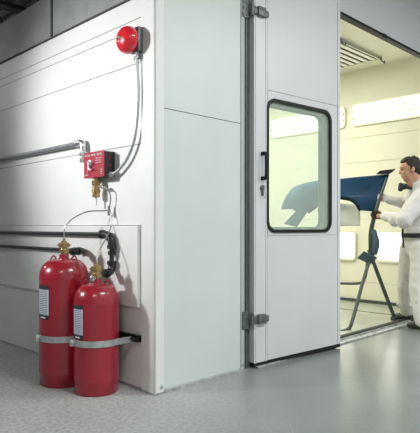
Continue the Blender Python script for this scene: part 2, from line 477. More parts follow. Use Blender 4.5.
# hinges
def hinge(z0, z1):
    zc = (z0+z1)/2
    m = MB()
    m.box((-.062, .006, z0-.025), (.006, .014, z1+.025), bevel=.002)
    h = m.build('hinge', M['zinc_dark'], door)
    m = MB(); m.cyl((.024, -.012, z0-.005), (.024, -.012, z1+.005), .015, n=16)
    m.box((.024, -.024, zc-.028), (.120, -.006, zc+.028), bevel=.006)
    m.box((.070, -.036, zc-.034), (.150, -.004, zc+.034), bevel=.005)
    m.box((.140, -.030, zc-.026), (.186, -.006, zc+.020), bevel=.006)
    m.build('hinge_arm', M['zinc_dark'], h, smooth=True)
    m = MB()
    for dx in (-.045, -.012):
        for dz in (-.045, .0, .045):
            m.lathe([(0, 0), (.008, 0), (.007, .005), (0, .006)], (dx, .006, zc+dz), (0, -1, 0), 10)
    m.lathe([(0, 0), (.008, 0), (.007, .005), (0, .006)], (.11, -.034, zc+.012), (0, -1, 0), 10)
    m.build('bolt', M['zinc_dark'], h, smooth=True)
hinge(.325, .405); hinge(2.615, 2.695)

# ------------------------------------------------------------------ lamps inside the booth
def booth_lamp(y0, y1, z0, z1, label, group, nt=3, es=None):
    L = empty('strip_light', (4.68, (y0+y1)/2, z0), label, 'light', group)
    h = (y1-y0)/2; H = z1-z0
    def loc(pts): return pts
    # frame with rounded corners in the wall plane
    def prism(mb, x0, x1, outer, inner):
        n = len(outer); f = []
        for pts, x in ((outer, x0), (inner, x0), (inner, x1), (outer, x1)):
            f.append([mb.bm.verts.new((x, y, z)) for y, z in pts])
        for a, b in ((0, 1), (1, 2), (2, 3), (3, 0)):
            for i in range(n):
                j = (i+1) % n; mb.bm.faces.new((f[a][i], f[a][j], f[b][j], f[b][i]))
    m = MB(); prism(m, -.03, -.002, rrect(-h, h, 0, H, .07), rrect(-h+.02, h-.02, .02, H-.02, .05))
    m.build('frame', M['inner'], L)
    m = MB(); o = rrect(-h+.02, h-.02, .02, H-.02, .05)
    a = [m.bm.verts.new((-.010, y, z)) for y, z in o]; b = [m.bm.verts.new((-.004, y, z)) for y, z in o]
    m.bm.faces.new(a); m.bm.faces.new(b[::-1])
    for i in range(len(a)): m.bm.faces.new((a[i], a[(i+1) % len(a)], b[(i+1) % len(a)], b[i]))
    m.build('reflector', M['lamp_white'], L)
    st = (H-.04)/nt
    for k in range(1, nt):
        m = MB(); m.box((-.046, -h+.03, .02+st*k-.009), (-.006, h-.03, .02+st*k+.009), bevel=.003); m.build('louvre_bar', M['bar'], L)
    for k in range(nt):
        zc = .02+st*(k+.5)
        m = MB()
        if nt == 1: m.box((-.030, -h+.035, .035), (-.011, h-.035, H-.035), bevel=.009)
        else: m.tube([(-.022, -h+.05, zc), (-.022, h-.05, zc)], st*.37, n=14, smooth=False)
        m.build('tube', M['tube_lamp'], L, smooth=True)
    return L
for i, (a, b) in enumerate(((.12, 1.36), (1.45, 2.80), (2.89, 4.24), (4.33, 5.68))):
    booth_lamp(a, b, 2.46, 2.775, ['long lit strip light high on the booth wall above the man and car wing',
        'strip light high on the booth wall, its end showing just beside the door edge',
        'strip light high on the booth wall seen through the top of the door window',
        'lit strip light high on the booth wall, farthest into the booth'][i], 'upper strip lights')
for i, (a, b) in enumerate(((.20, .985), (1.28, 2.06), (2.40, 3.18), (3.5, 4.28))):
    booth_lamp(a, b, .575, 1.005, ['low lit light panel on the booth wall between the work stand and the man',
        'low lit light panel on the booth wall between the door edge and the stand',
        'low lit light panel on the booth wall hidden behind the booth door',
        'low lit light panel on the booth wall, farthest from the doorway'][i], 'lower light panels', nt=1)
# ceiling grille
G = empty('ceiling_grille', (3.88, 1.35, 3.25), 'slatted white grille under the booth ceiling with hooks at its edge', 'grille')
m = MB(); 
for a, b in (((-.50, -.60, -.03), (.50, -.57, 0)), ((-.50, .57, -.03), (.50, .60, 0)), ((-.50, -.6, -.03), (-.47, .6, 0)), ((.47, -.6, -.03), (.50, .6, 0))): m.box(a, b)
m.build('frame', M['inner'], G)
m = MB(); m.box((-.47, -.57, -.008), (.47, .57, -.001)); m.build('backing', M['dark_gap'], G)
y = -.53
while y < .53:
    m = MB(); m.box((-.46, y, -.024), (.46, y+.055, -.012), bevel=.003); m.build('slat', M['grille_white'], G); y += .10
for sx in (-.48, .48):
    m = MB(); m.tube([(sx, -.585, -.02), (sx, -.62, -.06), (sx+.04, -.63, -.08), (sx+.06, -.62, -.04)], .008, n=8)
    m.build('hook', M['zinc_dark'], G, smooth=True)
m = MB(); m.cyl((-.48, -.61, -.035), (.48, -.61, -.035), .006, n=8); m.build('edge_rod', M['zinc_dark'], G)

# ------------------------------------------------------------------ pipes and gear on the long wall
# black iron pipes
m = MB()
P1x, P1z = -.062, 1.0
m.cyl((P1x, 7.0, P1z), (P1x, .44, P1z), .0150, n=18)
def fit(mb, a, b, r): mb.cyl(a, b, r, n=18)
m.tube([(P1x, .475, P1z), (P1x, .42, P1z-.005), (P1x, .385, P1z-.03), (P1x, .378, P1z-.085)], .026, n=16)
fit(m, (P1x, .475, P1z), (P1x, .500, P1z), .031)
fit(m, (P1x, .378, P1z-.070), (P1x, .378, P1z-.095), .031)
m.cyl((P1x, .378, P1z-.09), (P1x, .378, P1z-.20), .0155, n=18)
fit(m, (P1x, .378, .865), (P1x, .378, .890), .026)
fit(m, (P1x, .378, .80), (P1x, .378, .825), .031)
m.tube([(P1x, .378, .82), (P1x, .378, .785), (P1x-.012, .372, .757), (P1x-.045, .362, .745)], .025, n=16)
fit(m, (P1x-.040, .364, .745), (P1x-.062, .357, .745), .030)
m.cyl((P1x-.05, .36, .745), (-.185, .338, .745), .014, n=16)
pa = m.build('iron_pipe', M['iron'], None, smooth=True)
tag(pa, 'black iron pipe, upper of the two, turning down to the shorter red tank', 'pipe')
P2z = .880
for y in (1.0, 2.6, 4.5, 6.4):
    mm = MB(); mm.box((P1x+.006, y-.01, P1z-.009), (-.032, y+.01, P1z+.009)); mm.build('standoff', M['iron'], pa)
m = MB()
m.cyl((-.062, 7.0, P2z), (-.062, .76, P2z), .0135, n=18)
fit(m, (-.062, .80, P2z), (-.062, .775, P2z), .026)
m.tube([(-.062, .78, P2z), (-.064, .74, P2z), (-.085, .715, P2z), (-.115, .705, P2z)], .023, n=16)
fit(m, (-.105, .707, P2z), (-.125, .702, P2z), .028)
m.cyl((-.12, .703, P2z), (-.235, .664, P2z), .0135, n=18)
fit(m, (-.140, .697, P2z), (-.180, .683, P2z), .026)
m.hexnut((-.150, .694, P2z), (-.168, .688, P2z), .031)
pb = m.build('iron_pipe', M['iron'], None, smooth=True)
tag(pb, 'thinner black iron pipe, lower of the two, ending at the taller red tank', 'pipe')
for y in (1.0, 2.6, 4.5, 6.4):
    mm = MB(); mm.box((-.056, y-.01, P2z-.009), (-.032, y+.01, P2z+.009)); mm.build('standoff', M['iron'], pb)
# galvanised actuator pipe with silver elbow
e = empty('actuation_pipe', (0, .78, 1.66), 'grey galvanised pipe running along the white wall to a foil-silver elbow above the red box', 'pipe')
e0 = (0, .78, 1.66)
m = MB(); m.cyl((-.032, 7.0, 1.658), (-.032, .83, 1.658), .0175, n=18); m.build('pipe', M['zinc_mid'], e, smooth=True, off=neg(e0))
for y in (1.1, 2.6, 4.5, 6.4):
    m = MB(); m.box((-.022, y-.01, 1.648), (-.001, y+.01, 1.668)); m.build('standoff', M['zinc_dark'], e, off=neg(e0))
m = MB(); m.tube([(-.034, .86, 1.66), (-.034, .80, 1.662), (-.034, .778, 1.645), (-.034, .775, 1.60)], .024, n=14)
m.cyl((-.034, .775, 1.61), (-.034, .775, 1.525), .017, n=14)
m.hexnut((-.034, .775, 1.585), (-.034, .775, 1.560), .026); m.hexnut((-.034, .775, 1.545), (-.034, .775, 1.515), .024)
m.build('elbow', M['steel'], e, smooth=True, off=neg(e0))

# release box
b0 = (-.045, .55, 1.39)
rb = empty('release_box', b0, 'red and black release control box with white lettering on the white wall', 'control box')
off = neg(b0)
m = MB(); m.box((-.088, .428, 1.390), (-.0, .662, 1.562), bevel=.004); hb = m.build('housing', M['black_box'], rb, off=off)
m = MB(); m.box((-.094, .424, 1.388), (-.086, .668, 1.565), bevel=.002); fr = m.build('front_cover', M['red_box'], rb, off=off); fr['label'] = 'red front cover'
m = MB()
def glyphs(mb, y_start, y_end, z, h, step=.0105, x=-.0945):
    y = y_start; k = 0
    while y > y_end:
        k += 1
        if k % 7 != 0:
            t = step*.22
            # small upright letter shapes, too small in the photograph to read
            mb.box((x-.0008, y-t, z), (x, y, z+h)); kind = random.choice('ELHTO')
            w = step*.72
            if kind in 'ELO': mb.box((x-.0008, y-w, z), (x, y, z+h*.22))
            if kind in 'ETO': mb.box((x-.0008, y-w, z+h*.78), (x, y, z+h))
            if kind in 'EH': mb.box((x-.0008, y-w, z+h*.4), (x, y, z+h*.6))
            if kind in 'HO': mb.box((x-.0008, y-w, z), (x, y-w+t, z+h))
        y -= step
glyphs(m, .652, .445, 1.538, .012)
m.build('heading_lettering', M['white'], fr)
m = MB()
glyphs(m, .52, .45, 1.515, .006, .0065); glyphs(m, .52, .45, 1.500, .006, .0065); glyphs(m, .52, .46, 1.485, .006, .0065)
m.build('instruction_lettering', M['white'], fr)
m = MB(); glyphs(m, .655, .60, 1.405, .009, .008); m.build('corner_lettering', M['white'], fr)
m = MB()
for dz in (0, .014, .028): glyphs(m, .462, .445, 1.405+dz, .009, .008)
m.build('side_lettering', M['white'], fr)
m = MB(); m.lathe([(0, 0), (.022, 0), (.022, .008), (.014, .012), (0, .012)], (-.094, .588, 1.490), (-1, 0, 0), 24)
m.build('dial_plate', M['white'], rb, smooth=True, off=off)
m = MB(); m.tube([(-.108, .610, 1.505), (-.116, .585, 1.495), (-.116, .560, 1.480), (-.110, .540, 1.500)], .0055, n=8)
m.tube([(-.108, .585, 1.49), (-.114, .578, 1.455), (-.110, .560, 1.440), (-.110, .545, 1.452)], .0055, n=8)
m.tube([(-.106, .588, 1.48), (-.108, .600, 1.44), (-.104, .603, 1.405)], .003, n=6)
m.build('release_lever', M['steel'], rb, smooth=True, off=off)
for z in (1.52, 1.462):
    m = MB(); m.lathe([(0, 0), (.013, 0), (.013, .003), (0, .003)], (-.045, .428, z), (0, -1, 0), 16)
    m.build('knockout', M['knock'], rb, smooth=True, off=off)
# brass valve under the box
m = MB()
m.lathe([(0, 0), (.020, 0), (.024, .006), (.024, .032), (.030, .034), (.030, .052), (.024, .054), (.024, .09), (.028, .092), (.028, .122), (.019, .124), (.019, .14), (0, .14)], (-.055, .575, 1.254), (0, 0, 1), 20)
m.hexnut((-.055, .575, 1.256), (-.055, .575, 1.278), .030); m.hexnut((-.055, .575, 1.34), (-.055, .575, 1.365), .034)
bv = m.build('brass_valve', M['brass'], rb, smooth=True, off=off)
m = MB(); m.cyl((-.055, .56, 1.325), (-.055, .49, 1.325), .008, n=10); m.hexnut((-.055, .515, 1.325), (-.055, .497, 1.325), .014); m.ball((-.055, .485, 1.322), .012)
m.build('side_fitting', M['steel'], bv, smooth=True, off=(0, 0, 0))
m = MB(); m.cyl((-.055, .575, 1.256), (-.055, .575, 1.20), .008, n=10)
m.build('drain_stub', M['white'], bv, smooth=True)

# conduit from bell to box
m = MB()
cpts = [(-.035, .142, 2.20), (-.033, .137, 2.05), (-.032, .130, 1.92), (-.032, .138, 1.77), (-.032, .170, 1.62), (-.032, .235, 1.51), (-.034, .318, 1.441), (-.040, .385, 1.408), (-.045, .424, 1.402)]
m.tube(cpts, .0105, n=12, sub=8)
m.hexnut((-.045, .428, 1.402), (-.044, .400, 1.404), .020)
m.hexnut((-.035, .142, 2.165), (-.035, .142, 2.135), .018)
tag(m.build('flexible_conduit', M['zinc'], None, smooth=True), 'grey conduit curving down the white wall from the alarm bell to the red box', 'conduit')

# alarm bell
bb0 = (0, .15, 2.24)
bell = empty('alarm_bell', bb0, 'round red alarm bell on a grey box high on the white wall', 'bell')
off = neg(bb0)
m = MB(); m.box((-.050, .105, 2.165), (0, .205, 2.325), bevel=.010); m.box((-.042, .12, 2.12), (-.02, .165, 2.17), bevel=.004)
m.build('back_box', M['zinc_dark'], bell, smooth=True, off=off)
m = MB()
R = .086
prof = [(0, -.04), (.055, -.04), (.055, .0), (R-.004, .0), (R, .006), (R, .022), (R*.97, .040), (R*.86, .058), (R*.66, .071), (R*.4, .079), (R*.16, .082), (0, .082)]
m.lathe(prof, (-.062, .172, 2.240), (-1, 0, 0), 48)
m.build('gong', M['red_bell'], bell, smooth=True, off=off)
m = MB(); m.lathe([(0, 0), (.014, 0), (.014, .004), (.006, .012), (0, .012)], (-.143, .172, 2.240), (-1, 0, 0), 16)
m.build('centre_nut', M['steel'], bell, smooth=True, off=off)

# stainless tubes from the box to the two tank valves
m = MB()
m.tube([(-.055, .485, 1.32), (-.045, .445, 1.30), (-.034, .432, 1.25), (-.034, .448, 1.165)], .0042, n=8)
m.tube([(-.034, .448, 1.165), (-.06, .48, 1.160), (-.13, .56, 1.155), (-.20, .63, 1.11), (-.245, .660, 1.05), (-.252, .662, .99)], .0042, n=8)
m.tube([(-.034, .448, 1.165), (-.035, .425, 1.12), (-.05, .405, 1.05), (-.11, .378, .97), (-.175, .350, .90), (-.208, .335, .84)], .0042, n=8)
m.ball((-.034, .450, 1.160), .013); m.hexnut((-.034, .450, 1.15), (-.034, .450, 1.128), .010); m.hexnut((-.034, .450, 1.172), (-.034, .448, 1.195), .010)
tag(m.build('stainless_tubing', M['tubing'], None, smooth=True), 'thin bent stainless tubing branching from the red box to both tank valves', 'tubing')

# ------------------------------------------------------------------ the two agent tanks
def tank(x, y, R, zs, ztop, zvalve, label, lab_z, lab_a, gauge):
    T = empty('suppression_tank', (x, y, 0), label, 'tank', rz=0)
    H = ztop
    r0 = .034
    dome = []
    for k in range(0, 13):
        a = k/12*PI/2
        rr = r0+(R-r0)*math.cos(a)**.75 if k < 12 else r0
        dome.append((rr, zs+(ztop-zs)*math.sin(a)**1.0))
    prof = [(0, .004), (R*.93, .004), (R*.945, 0), (R*.965, .004), (R*.965, .055), (R*.985, .062), (R*.97, .072), (R, .082), (R*1.006, .088), (R, .096), (R, zs-.012), (R*1.004, zs-.006)]
    prof += dome + [(r0*.92, ztop+.012), (r0*.92, ztop+.030), (0, ztop+.030)]
    m = MB(); m.lathe(prof, n=64); m.build('body', M['red'], T, smooth=True, angle=50)
    # lifting eyes either side of the neck (across the view)
    d = V((.7071, -.7071, 0))
    for sgn in (-1, 1):
        c = d*(sgn*.070)
        zb = ztop-.028
        m = MB(); w = .022
        m.tube([c-d*w+V((0, 0, zb-.012)), c-d*w*.9+V((0, 0, zb+.022)), c-d*w*.2+V((0, 0, zb+.046)), c+d*w*.5+V((0, 0, zb+.036)), c+d*w*1.2+V((0, 0, zb-.022))], .0055, n=8)
        m.build('lifting_eye', M['red'], T, smooth=True)
    zv = zvalve
    m = MB(); b = ztop+.030
    m.lathe([(0, b-.004), (.022, b-.004), (.022, b+.008), (.033, b+.010), (.033, b+.030), (.024, b+.032), (.021, b+.045), (.034, b+.047), (.036, b+.060), (.034, b+.078), (.020, b+.080), (.020, b+.090), (.010, b+.092), (.010, b+.104), (0, b+.104)], n=24)
    m.hexnut((0, 0, b+.010), (0, 0, b+.026), .037)
    vv = m.build('valve', M['brass'], T, smooth=True)
    for s_ in (-1, 1):
        m = MB(); m.cyl(d*(.02*s_)+V((0, 0, b+.062)), d*(.043*s_)+V((0, 0, b+.062)), .008, n=10); m.build('port_bolt', M['brass'], vv, smooth=True)
    if gauge:
        gdir = V((-.85, -.5, 0)).normalized()
        m = MB(); m.cyl(gdir*.015+V((0, 0, b+.004)), gdir*.045+V((0, 0, b+.004)), .007, n=10)
        m.lathe([(0, 0), (.017, 0), (.018, .004), (.018, .014), (.014, .016), (0, .016)], gdir*.043+V((0, 0, b+.004)), gdir, 20)
        m.build('pressure_gauge', M['steel'], vv, smooth=True)
    m = MB(); m.hexnut((0, 0, b+.100), (0, 0, b+.112), .010); m.cyl((0, 0, b+.108), (0, 0, b+.124), .006, n=10); m.build('tube_nut', M['steel'], vv, smooth=True)
    # data label, wrapped round the body
    z0, z1 = lab_z; a0, a1 = lab_a
    m = MB(); n = 12; uvl = m.bm.loops.layers.uv.new('UVMap'); rows = []
    for zz, vvv in ((z0, 0), (z1, 1)):
        rows.append([(m.bm.verts.new(((R+.0022)*math.cos(a0+(a1-a0)*k/n), (R+.0022)*math.sin(a0+(a1-a0)*k/n), zz)), k/n, vvv) for k in range(n+1)])
    for k in range(n):
        q = (rows[0][k], rows[0][k+1], rows[1][k+1], rows[1][k])
        f = m.bm.faces.new([t[0] for t in q])
        for lp, t in zip(f.loops, q): lp[uvl].uv = (t[1], t[2])
    m.build('data_label', M['label'], T, smooth=True)
    return T
# view direction angle at the tanks is 45 deg from -x/-y; silhouettes left of it
def vang(px_off, R_px, x, y):
    # world angle round the tank of a strip px_off pixels left of its axis
    base = math.atan2(CY-y, CX-x)
    return base - math.asin(px_off/R_px)
T1 = (-.252, .662); T2 = (-.208, .335)
tank(T1[0], T1[1], .163, .715, .835, 0, 'taller red cylindrical tank with brass valve, behind and left of the shorter one', (.445, .668), (vang(23.6, 24.6, *T1), vang(14.5, 24.6, *T1)), False)
tank(T2[0], T2[1], .143, .575, .690, 0, 'shorter red cylindrical tank with brass valve and gauge, in front and nearer the corner', (.352, .565), (vang(21.7, 22.6, *T2), vang(13, 22.6, *T2)), True)

# retaining bands and wall channel
def band(x, y, R, z, label):
    e = empty('retaining_band', (x, y, z), label, 'band')
    # loop round the tank's front, open ends running to the wall channel at world x=-.03
    pts = []
    base = math.pi   # facing -x
    for k in range(-34, 35):
        a = base + math.radians(k*3.2)
        pts.append((math.cos(a)*(R+.004), math.sin(a)*(R+.004)))
    xw = -.034-x
    pts = [(xw, pts[0][1]*1.0+(0.0))] + pts + [(xw, pts[-1][1])]
    m = MB(); h = .020; t = .0035
    # offset outward
    def nrm(i):
        a = V(pts[max(i-1, 0)]); b = V(pts[min(i+1, len(pts)-1)]); d = (b-a).normalized(); return V((d.y, -d.x))
    o = []
    for i, p in enumerate(pts):
        q = nrm(i); o.append((V(p)-q*0, V(p)+q*t))
    rings = []
    for a, b in o:
        rings.append([m.bm.verts.new((a.x, a.y, -h)), m.bm.verts.new((b.x, b.y, -h)), m.bm.verts.new((b.x, b.y, h)), m.bm.verts.new((a.x, a.y, h))])
    for A, B in zip(rings, rings[1:]):
        for k in range(4): m.bm.faces.new((A[k], A[(k+1) % 4], B[(k+1) % 4], B[k]))
    m.bm.faces.new(rings[0]); m.bm.faces.new(rings[-1][::-1])
    m.build('strap', M['galv'], e, smooth=True)
    # tightening lug at the band's left side as seen
    a = math.atan2(CY-y, CX-x) - math.radians(72)
    c = V((math.cos(a), math.sin(a), 0))
    m = MB(); tt = V((-c.y, c.x, 0))
    m.box((-.012, -.016, -.022), (.022, .016, .022), bevel=.004, rot=Matrix.Rotation(a, 3, 'Z'))
    for v in m.bm.verts: v.co += c*(R+.008)
    p = c*(R+.018)
    m.cyl(p-tt*.03, p+tt*.03, .006, n=8); m.hexnut(p-tt*.032, p-tt*.02, .011)
    m.build('clamp_bolt', M['galv'], e, smooth=True)
    return e
band(T1[0], T1[1], .163, .318, 'galvanised steel band strapped round the taller red tank')
band(T2[0], T2[1], .143, .326, 'galvanised steel band strapped round the shorter red tank')
m = MB()
m.box((-.034, .135, .312), (-.026, .95, .352)); m.box((-.034, .135, .312), (-.0, .95, .318)); m.box((-.034, .135, .346), (-.0, .95, .352)); m.box((-.006, .125, .312), (-.0005, .95, .352))
m.box((-.040, .15, .32), (-.034, .19, .344)); m.hexnut((-.034, .20, .332), (-.050, .20, .332), .012)
tag(m.build('wall_channel', M['iron'], None), 'dark slotted channel low on the wall holding the tank bands', 'bracket')

# ------------------------------------------------------------------ booth interior: view-frame helper for the stand, the wing and the man
S = math.sqrt(.5)
def W(X, Y, Z): return V((CX+S*(X+Y), CY+S*(Y-X), Z))            # X to the right, Y away, from the camera's spot
def at(u, v, t): return W((u-210)/541*t, t, CH-(v-227)/541*t)     # metric point for a sighting at distance t

# work stand
sb = at(368, 320, 5.8); sb0 = (sb.x, sb.y, 0.006)
SD = empty('work_stand', sb0, 'dark tubular A-frame work stand standing in the booth doorway', 'stand')
off = neg(sb0)
top = at(368, 258, 5.82)
m = MB()
m.tube([at(369, 262, 5.80), at(362, 285, 5.7), at(352, 322, 5.52), at(348, 329, 5.50), at(343, 331.3, 5.46)], .019, n=12, sub=5)
p_end = at(330, 331.5, 5.44)
m.tube([at(345, 331, 5.46), at(332, 331.8, 5.43)], .017, n=12, smooth=False)
m.build('leg', M['stand'], SD, smooth=True, off=off)
m = MB(); m.tube([at(369, 250, 5.84), at(382, 285, 5.95), at(394.5, 318, 6.05)], .021, n=12)
m.box(at(394, 319, 6.05)-V((.03, .03, .025)), at(394, 319, 6.05)+V((.03, .03, .03)), bevel=.006)
m.build('leg', M['stand'], SD, smooth=True, off=off)
m = MB(); m.tube([at(367, 262, 5.83), at(366, 274, 5.86), at(363, 281, 5.9), at(356, 283.5, 5.95), at(330, 283, 6.15)], .015, n=12)
m.build('cross_bar', M['stand'], SD, smooth=True, off=off)
m = MB(); m.tube([at(396, 323.0, 5.96), at(330, 321, 6.08)], .012, n=10, smooth=False)
m.build('floor_bar', M['stand'], SD, smooth=True, off=off)
m = MB()
rotp = Matrix.Rotation(-PI/4, 3, 'Z') @ Matrix.Rotation(math.radians(25), 3, 'Y') @ Matrix.Rotation(math.radians(-35), 3, 'X')
m.box((-.085, -.075, -.007), (.075, .075, .007), bevel=.004, rot=rotp)
for v in m.bm.verts: v.co += top+V((-.01, 0, 0.0))
m.build('top_plate', M['stand_pad'], SD, off=off)
m = MB(); m.tube([at(372, 258, 5.83), at(371, 245, 5.82), at(371, 232, 5.82), at(373.5, 220, 5.82), at(376.8, 208, 5.82), at(379.5, 199, 5.84), at(383.5, 188, 5.86), at(387, 178, 5.88)], lambda t: .031-.019*t, n=12)
m.build('upright', M['stand'], SD, smooth=True, off=off)
m = MB(); m.tube([at(374.5, 254, 5.80), at(376, 245, 5.78), at(375.5, 238, 5.78), at(373, 230, 5.79)], lambda t: .040-.022*abs(t-.4), n=12)
m.build('pad', M['stand_pad'], SD, smooth=True, off=off)

# car wing
def lerp(tab, x):
    for (a, fa), (b, fb) in zip(tab, tab[1:]):
        if a <= x <= b: return fa+(fb-fa)*(x-a)/(b-a)
    return tab[-1][1] if x > tab[-1][0] else tab[0][1]
topc = [(281.5, 208), (283, 203), (286, 197), (290, 191), (294, 187), (300, 184.5), (305, 183), (318, 180.5), (341, 178.8), (360, 176.8), (389, 174.5)]
botc = [(281.5, 209.5), (292, 209), (297, 212), (305, 214), (308, 211.5), (312, 208.5), (320, 202.5), (330, 198.5), (341, 197), (350, 198.5), (355, 201.5), (359, 206.5), (361, 210.5), (375.5, 211.5), (378, 206), (381, 198), (385, 186.5), (389, 175.5)]
def wing_pt(u, v, extra=0):
    t = 6.18 - (u-282)/107*.30
    vt, vb = lerp(topc, u), 212
    f = max(0, min(1, (v-vt)/max(1, vb-vt)))
    bulge = .10*(1-f)**2.2 + .035*f**2         # crown rolls away towards the bonnet line
    nose = .18*max(0, (300-u)/18)**2
    return at(u, v, t+bulge+nose+extra)
wb = at(335, 215, 6.1); wb0 = (wb.x, wb.y, wb.z)
WG = empty('car_wing', wb0, 'loose metallic blue car front wing with wheel arch held up on the stand', 'car wing')
off = neg(wb0)
us = [281.5+i*(389-281.5)/86 for i in range(87)]
rows = []
for j in range(15):
    rows.append([wing_pt(u, lerp(topc, u)+(lerp(botc, u)-lerp(topc, u))*j/14) for u in us])
m = MB(); m.grid(rows)
# lower front corner ahead of the arch
lr = []
for j in range(7):
    f = j/6
    a = (297+(284-297)*f, 210+(224-210)*f); b = (308+(297-308)*f, 211+(227-211)*f)
    lr.append([wing_pt(a[0]+(b[0]-a[0])*k/6, a[1]+(b[1]-a[1])*k/6, .004) for k in range(7)])
m.grid(lr)
m.build('panel', M['blue'], WG, smooth=True, angle=60, solid=.010, off=off)
m = MB()
m.tube([wing_pt(u, lerp(botc, u)+1.1, .02) for u in (308, 312, 316, 320, 325, 330, 336, 341, 346, 350, 355, 358, 360.5)], .018, n=8, sub=2)
m.build('arch_lip', M['rubber'], WG, smooth=True, off=off)
m = MB(); m.tube([wing_pt(u, lerp(topc, u)-.4, -.002) for u in (300, 310, 320, 330, 341, 350, 360, 370, 380, 388)], .006, n=6, sub=2)  # top fold strip paints the lamp's reflection as pale colour
m.tube([wing_pt(u, 212.3) for u in (361, 368, 375)], .006, n=6, sub=2)
m.build('flange_highlight', M['pale'], WG, smooth=True, off=off)
m = MB(); tipp = [(376, 174.2), (380, 170.6), (386, 169.8), (396, 168.8), (393, 171.6), (389, 174.2)]
A = [m.bm.verts.new(at(u, v, 5.93)) for u, v in tipp]; B = [m.bm.verts.new(at(u, v, 5.99)) for u, v in tipp]
m.bm.faces.new(A); m.bm.faces.new(B[::-1])
for i in range(6): m.bm.faces.new((A[i], A[(i+1) % 6], B[(i+1) % 6], B[i]))
m.build('rear_tip', M['rubber'], WG, off=off)
# pale inner liner hanging in the arch
m = MB(); lr = []
for j in range(9):
    f = j/8
    lr.append([at(322+38.5*k/12 - (0 if k < 12 else .6*f), 203.5+(226-203.5)*f - (4*max(0, (abs(k-6)-4)/2)**2*0), 6.22+.10*math.cos((k-6)/6*1.4)-.08) for k in range(13)])
m.grid(lr); m.build('arch_liner', M['pale'], WG, smooth=True, solid=.012, off=off)

# ------------------------------------------------------------------ the man
def voxel(mb, name, mt, parent, vox, off, sm=3, disp=None):
    me = bpy.data.meshes.new(name); mb.bm.to_mesh(me); mb.bm.free()
    o = bpy.data.objects.new(name, me); col.objects.link(o)
    r = o.modifiers.new('r', 'REMESH'); r.mode = 'VOXEL'; r.voxel_size = vox
    s_ = o.modifiers.new('s', 'SMOOTH'); s_.iterations = sm; s_.factor = .5
    if disp:
        tx = bpy.data.textures.new('folds', 'CLOUDS'); tx.noise_scale = disp[1]; tx.noise_depth = 2
        d = o.modifiers.new('d', 'DISPLACE'); d.texture = tx; d.strength = disp[0]; d.mid_level = .5; d.texture_coords = 'LOCAL'
    dg = bpy.context.evaluated_depsgraph_get(); dg.update()
    ne = bpy.data.meshes.new_from_object(o.evaluated_get(dg))
    bpy.data.objects.remove(o)
    ne.polygons.foreach_set('use_smooth', [True]*len(ne.polygons))
    ne.materials.clear(); ne.materials.append(mt)
    q = bpy.data.objects.new(name, ne); col.objects.link(q); q.location = off
    if parent: q.parent = parent
    return q
# joints (world); he faces the picture's left: forward f, his left side points to the camera
f = (W(-1, .12, 0)-W(0, 0, 0)).normalized(); lft = V((-S, -S, 0)); upv = V((0, 0, 1))
J = dict(
 pelvis=at(418, 246, 5.74), belly=at(418, 232, 5.72), chest=at(421, 211, 5.70), neck0=at(417, 194, 5.68), neck1=at(411.5, 184, 5.66),
 shn=at(420, 200, 5.50), eln=at(404, 219.5, 5.42), wrn=at(385, 216.5, 5.62), han=at(378.5, 216, 5.72),
 shf=at(413, 197, 5.90), elf=at(403, 203, 6.02), wrf=at(388, 199.5, 5.98), haf=at(382, 199, 5.96),
 hipn=at(422, 250, 5.62), knn=at(419, 288, 5.54), ann=at(423, 324, 5.44),
 hipf=at(411, 250, 5.84), knf=at(406, 286, 5.92), anf=at(407.5, 313, 6.02))
hc = at(409.3, 169.5, 5.65)
pb0 = (J['pelvis'].x, J['pelvis'].y, 0)
# local frame for the head: columns = forward, left, up (tilted a little down)
tilt = Matrix.Rotation(math.radians(10), 3, lft)
fx = tilt @ f; uz = tilt @ upv; ly = uz.cross(fx)
HR = Matrix((fx, ly, uz)).transposed()
def hp(x, y, z): return hc + HR @ V((x, y, z))
m = MB()
m.ball(hp(-.012, 0, .030), 1, (.098, .076, .092), HR, 24)          # skull
m.ball(hp(.030, 0, -.030), 1, (.062, .060, .085), HR, 20)           # face
m.ball(hp(.052, 0, -.098), 1, (.028, .030, .022), HR, 14)           # chin
m.ball(hp(.020, 0, -.080), 1, (.052, .052, .035), HR, 16)           # jaw
m.cone(hp(.086, 0, .020), hp(.104, 0, -.020), .009, .012, 10)        # nose
m.ball(hp(.092, .012, -.024), .009, n=8); m.ball(hp(.092, -.012, -.024), .009, n=8)
m.cone(J['neck0']+V((0,0,.02)), hp(-.03, 0, -.05), .070, .062)
m.ball(hp(.080, 0, .036), 1, (.014, .050, .012), HR, 12)             # brow
m.ball(hp(.084, 0, -.056), 1, (.013, .024, .007), HR, 10); m.ball(hp(.080, 0, -.068), 1, (.013, .020, .008), HR, 10)  # lips
for s_ in (-1, 1):
    m.ball(hp(.062, s_*.034, -.020), 1, (.022, .020, .020), HR, 10)
    m.ball(hp(-.018, s_*.076, -.012), 1, (.018, .009, .032), HR @ Matrix.Rotation(math.radians(-10), 3, 'Y'), 12)
m.cone(J['neck0'], J['neck1']+V((0, 0, .02)), .062, .056); m.cone(J['neck1'], hp(-.02, 0, -.04), .056, .055)
m.cone(J['pelvis'], J['belly'], .125, .12); m.cone(J['belly'], J['chest'], .12, .13); m.cone(J['chest'], J['neck0'], .12, .065)
m.cone(J['neck0']-V((0, 0, .05)), J['shn'], .07, .055); m.cone(J['neck0']-V((0, 0, .05)), J['shf'], .07, .055)
for a, b, c, d in (('shn', 'eln', 'wrn', 'han'), ('shf', 'elf', 'wrf', 'haf')):
    m.cone(J[a], J[b], .050, .038); m.cone(J[b], J[c], .038, .027); m.cone(J[c], J[d], .027, .026)
for a, b, c in (('hipn', 'knn', 'ann'), ('hipf', 'knf', 'anf')):
    m.cone(J['pelvis'], J[a], .11, .095); m.cone(J[a], J[b], .085, .058); m.cone(J[b], J[c], .055, .038)
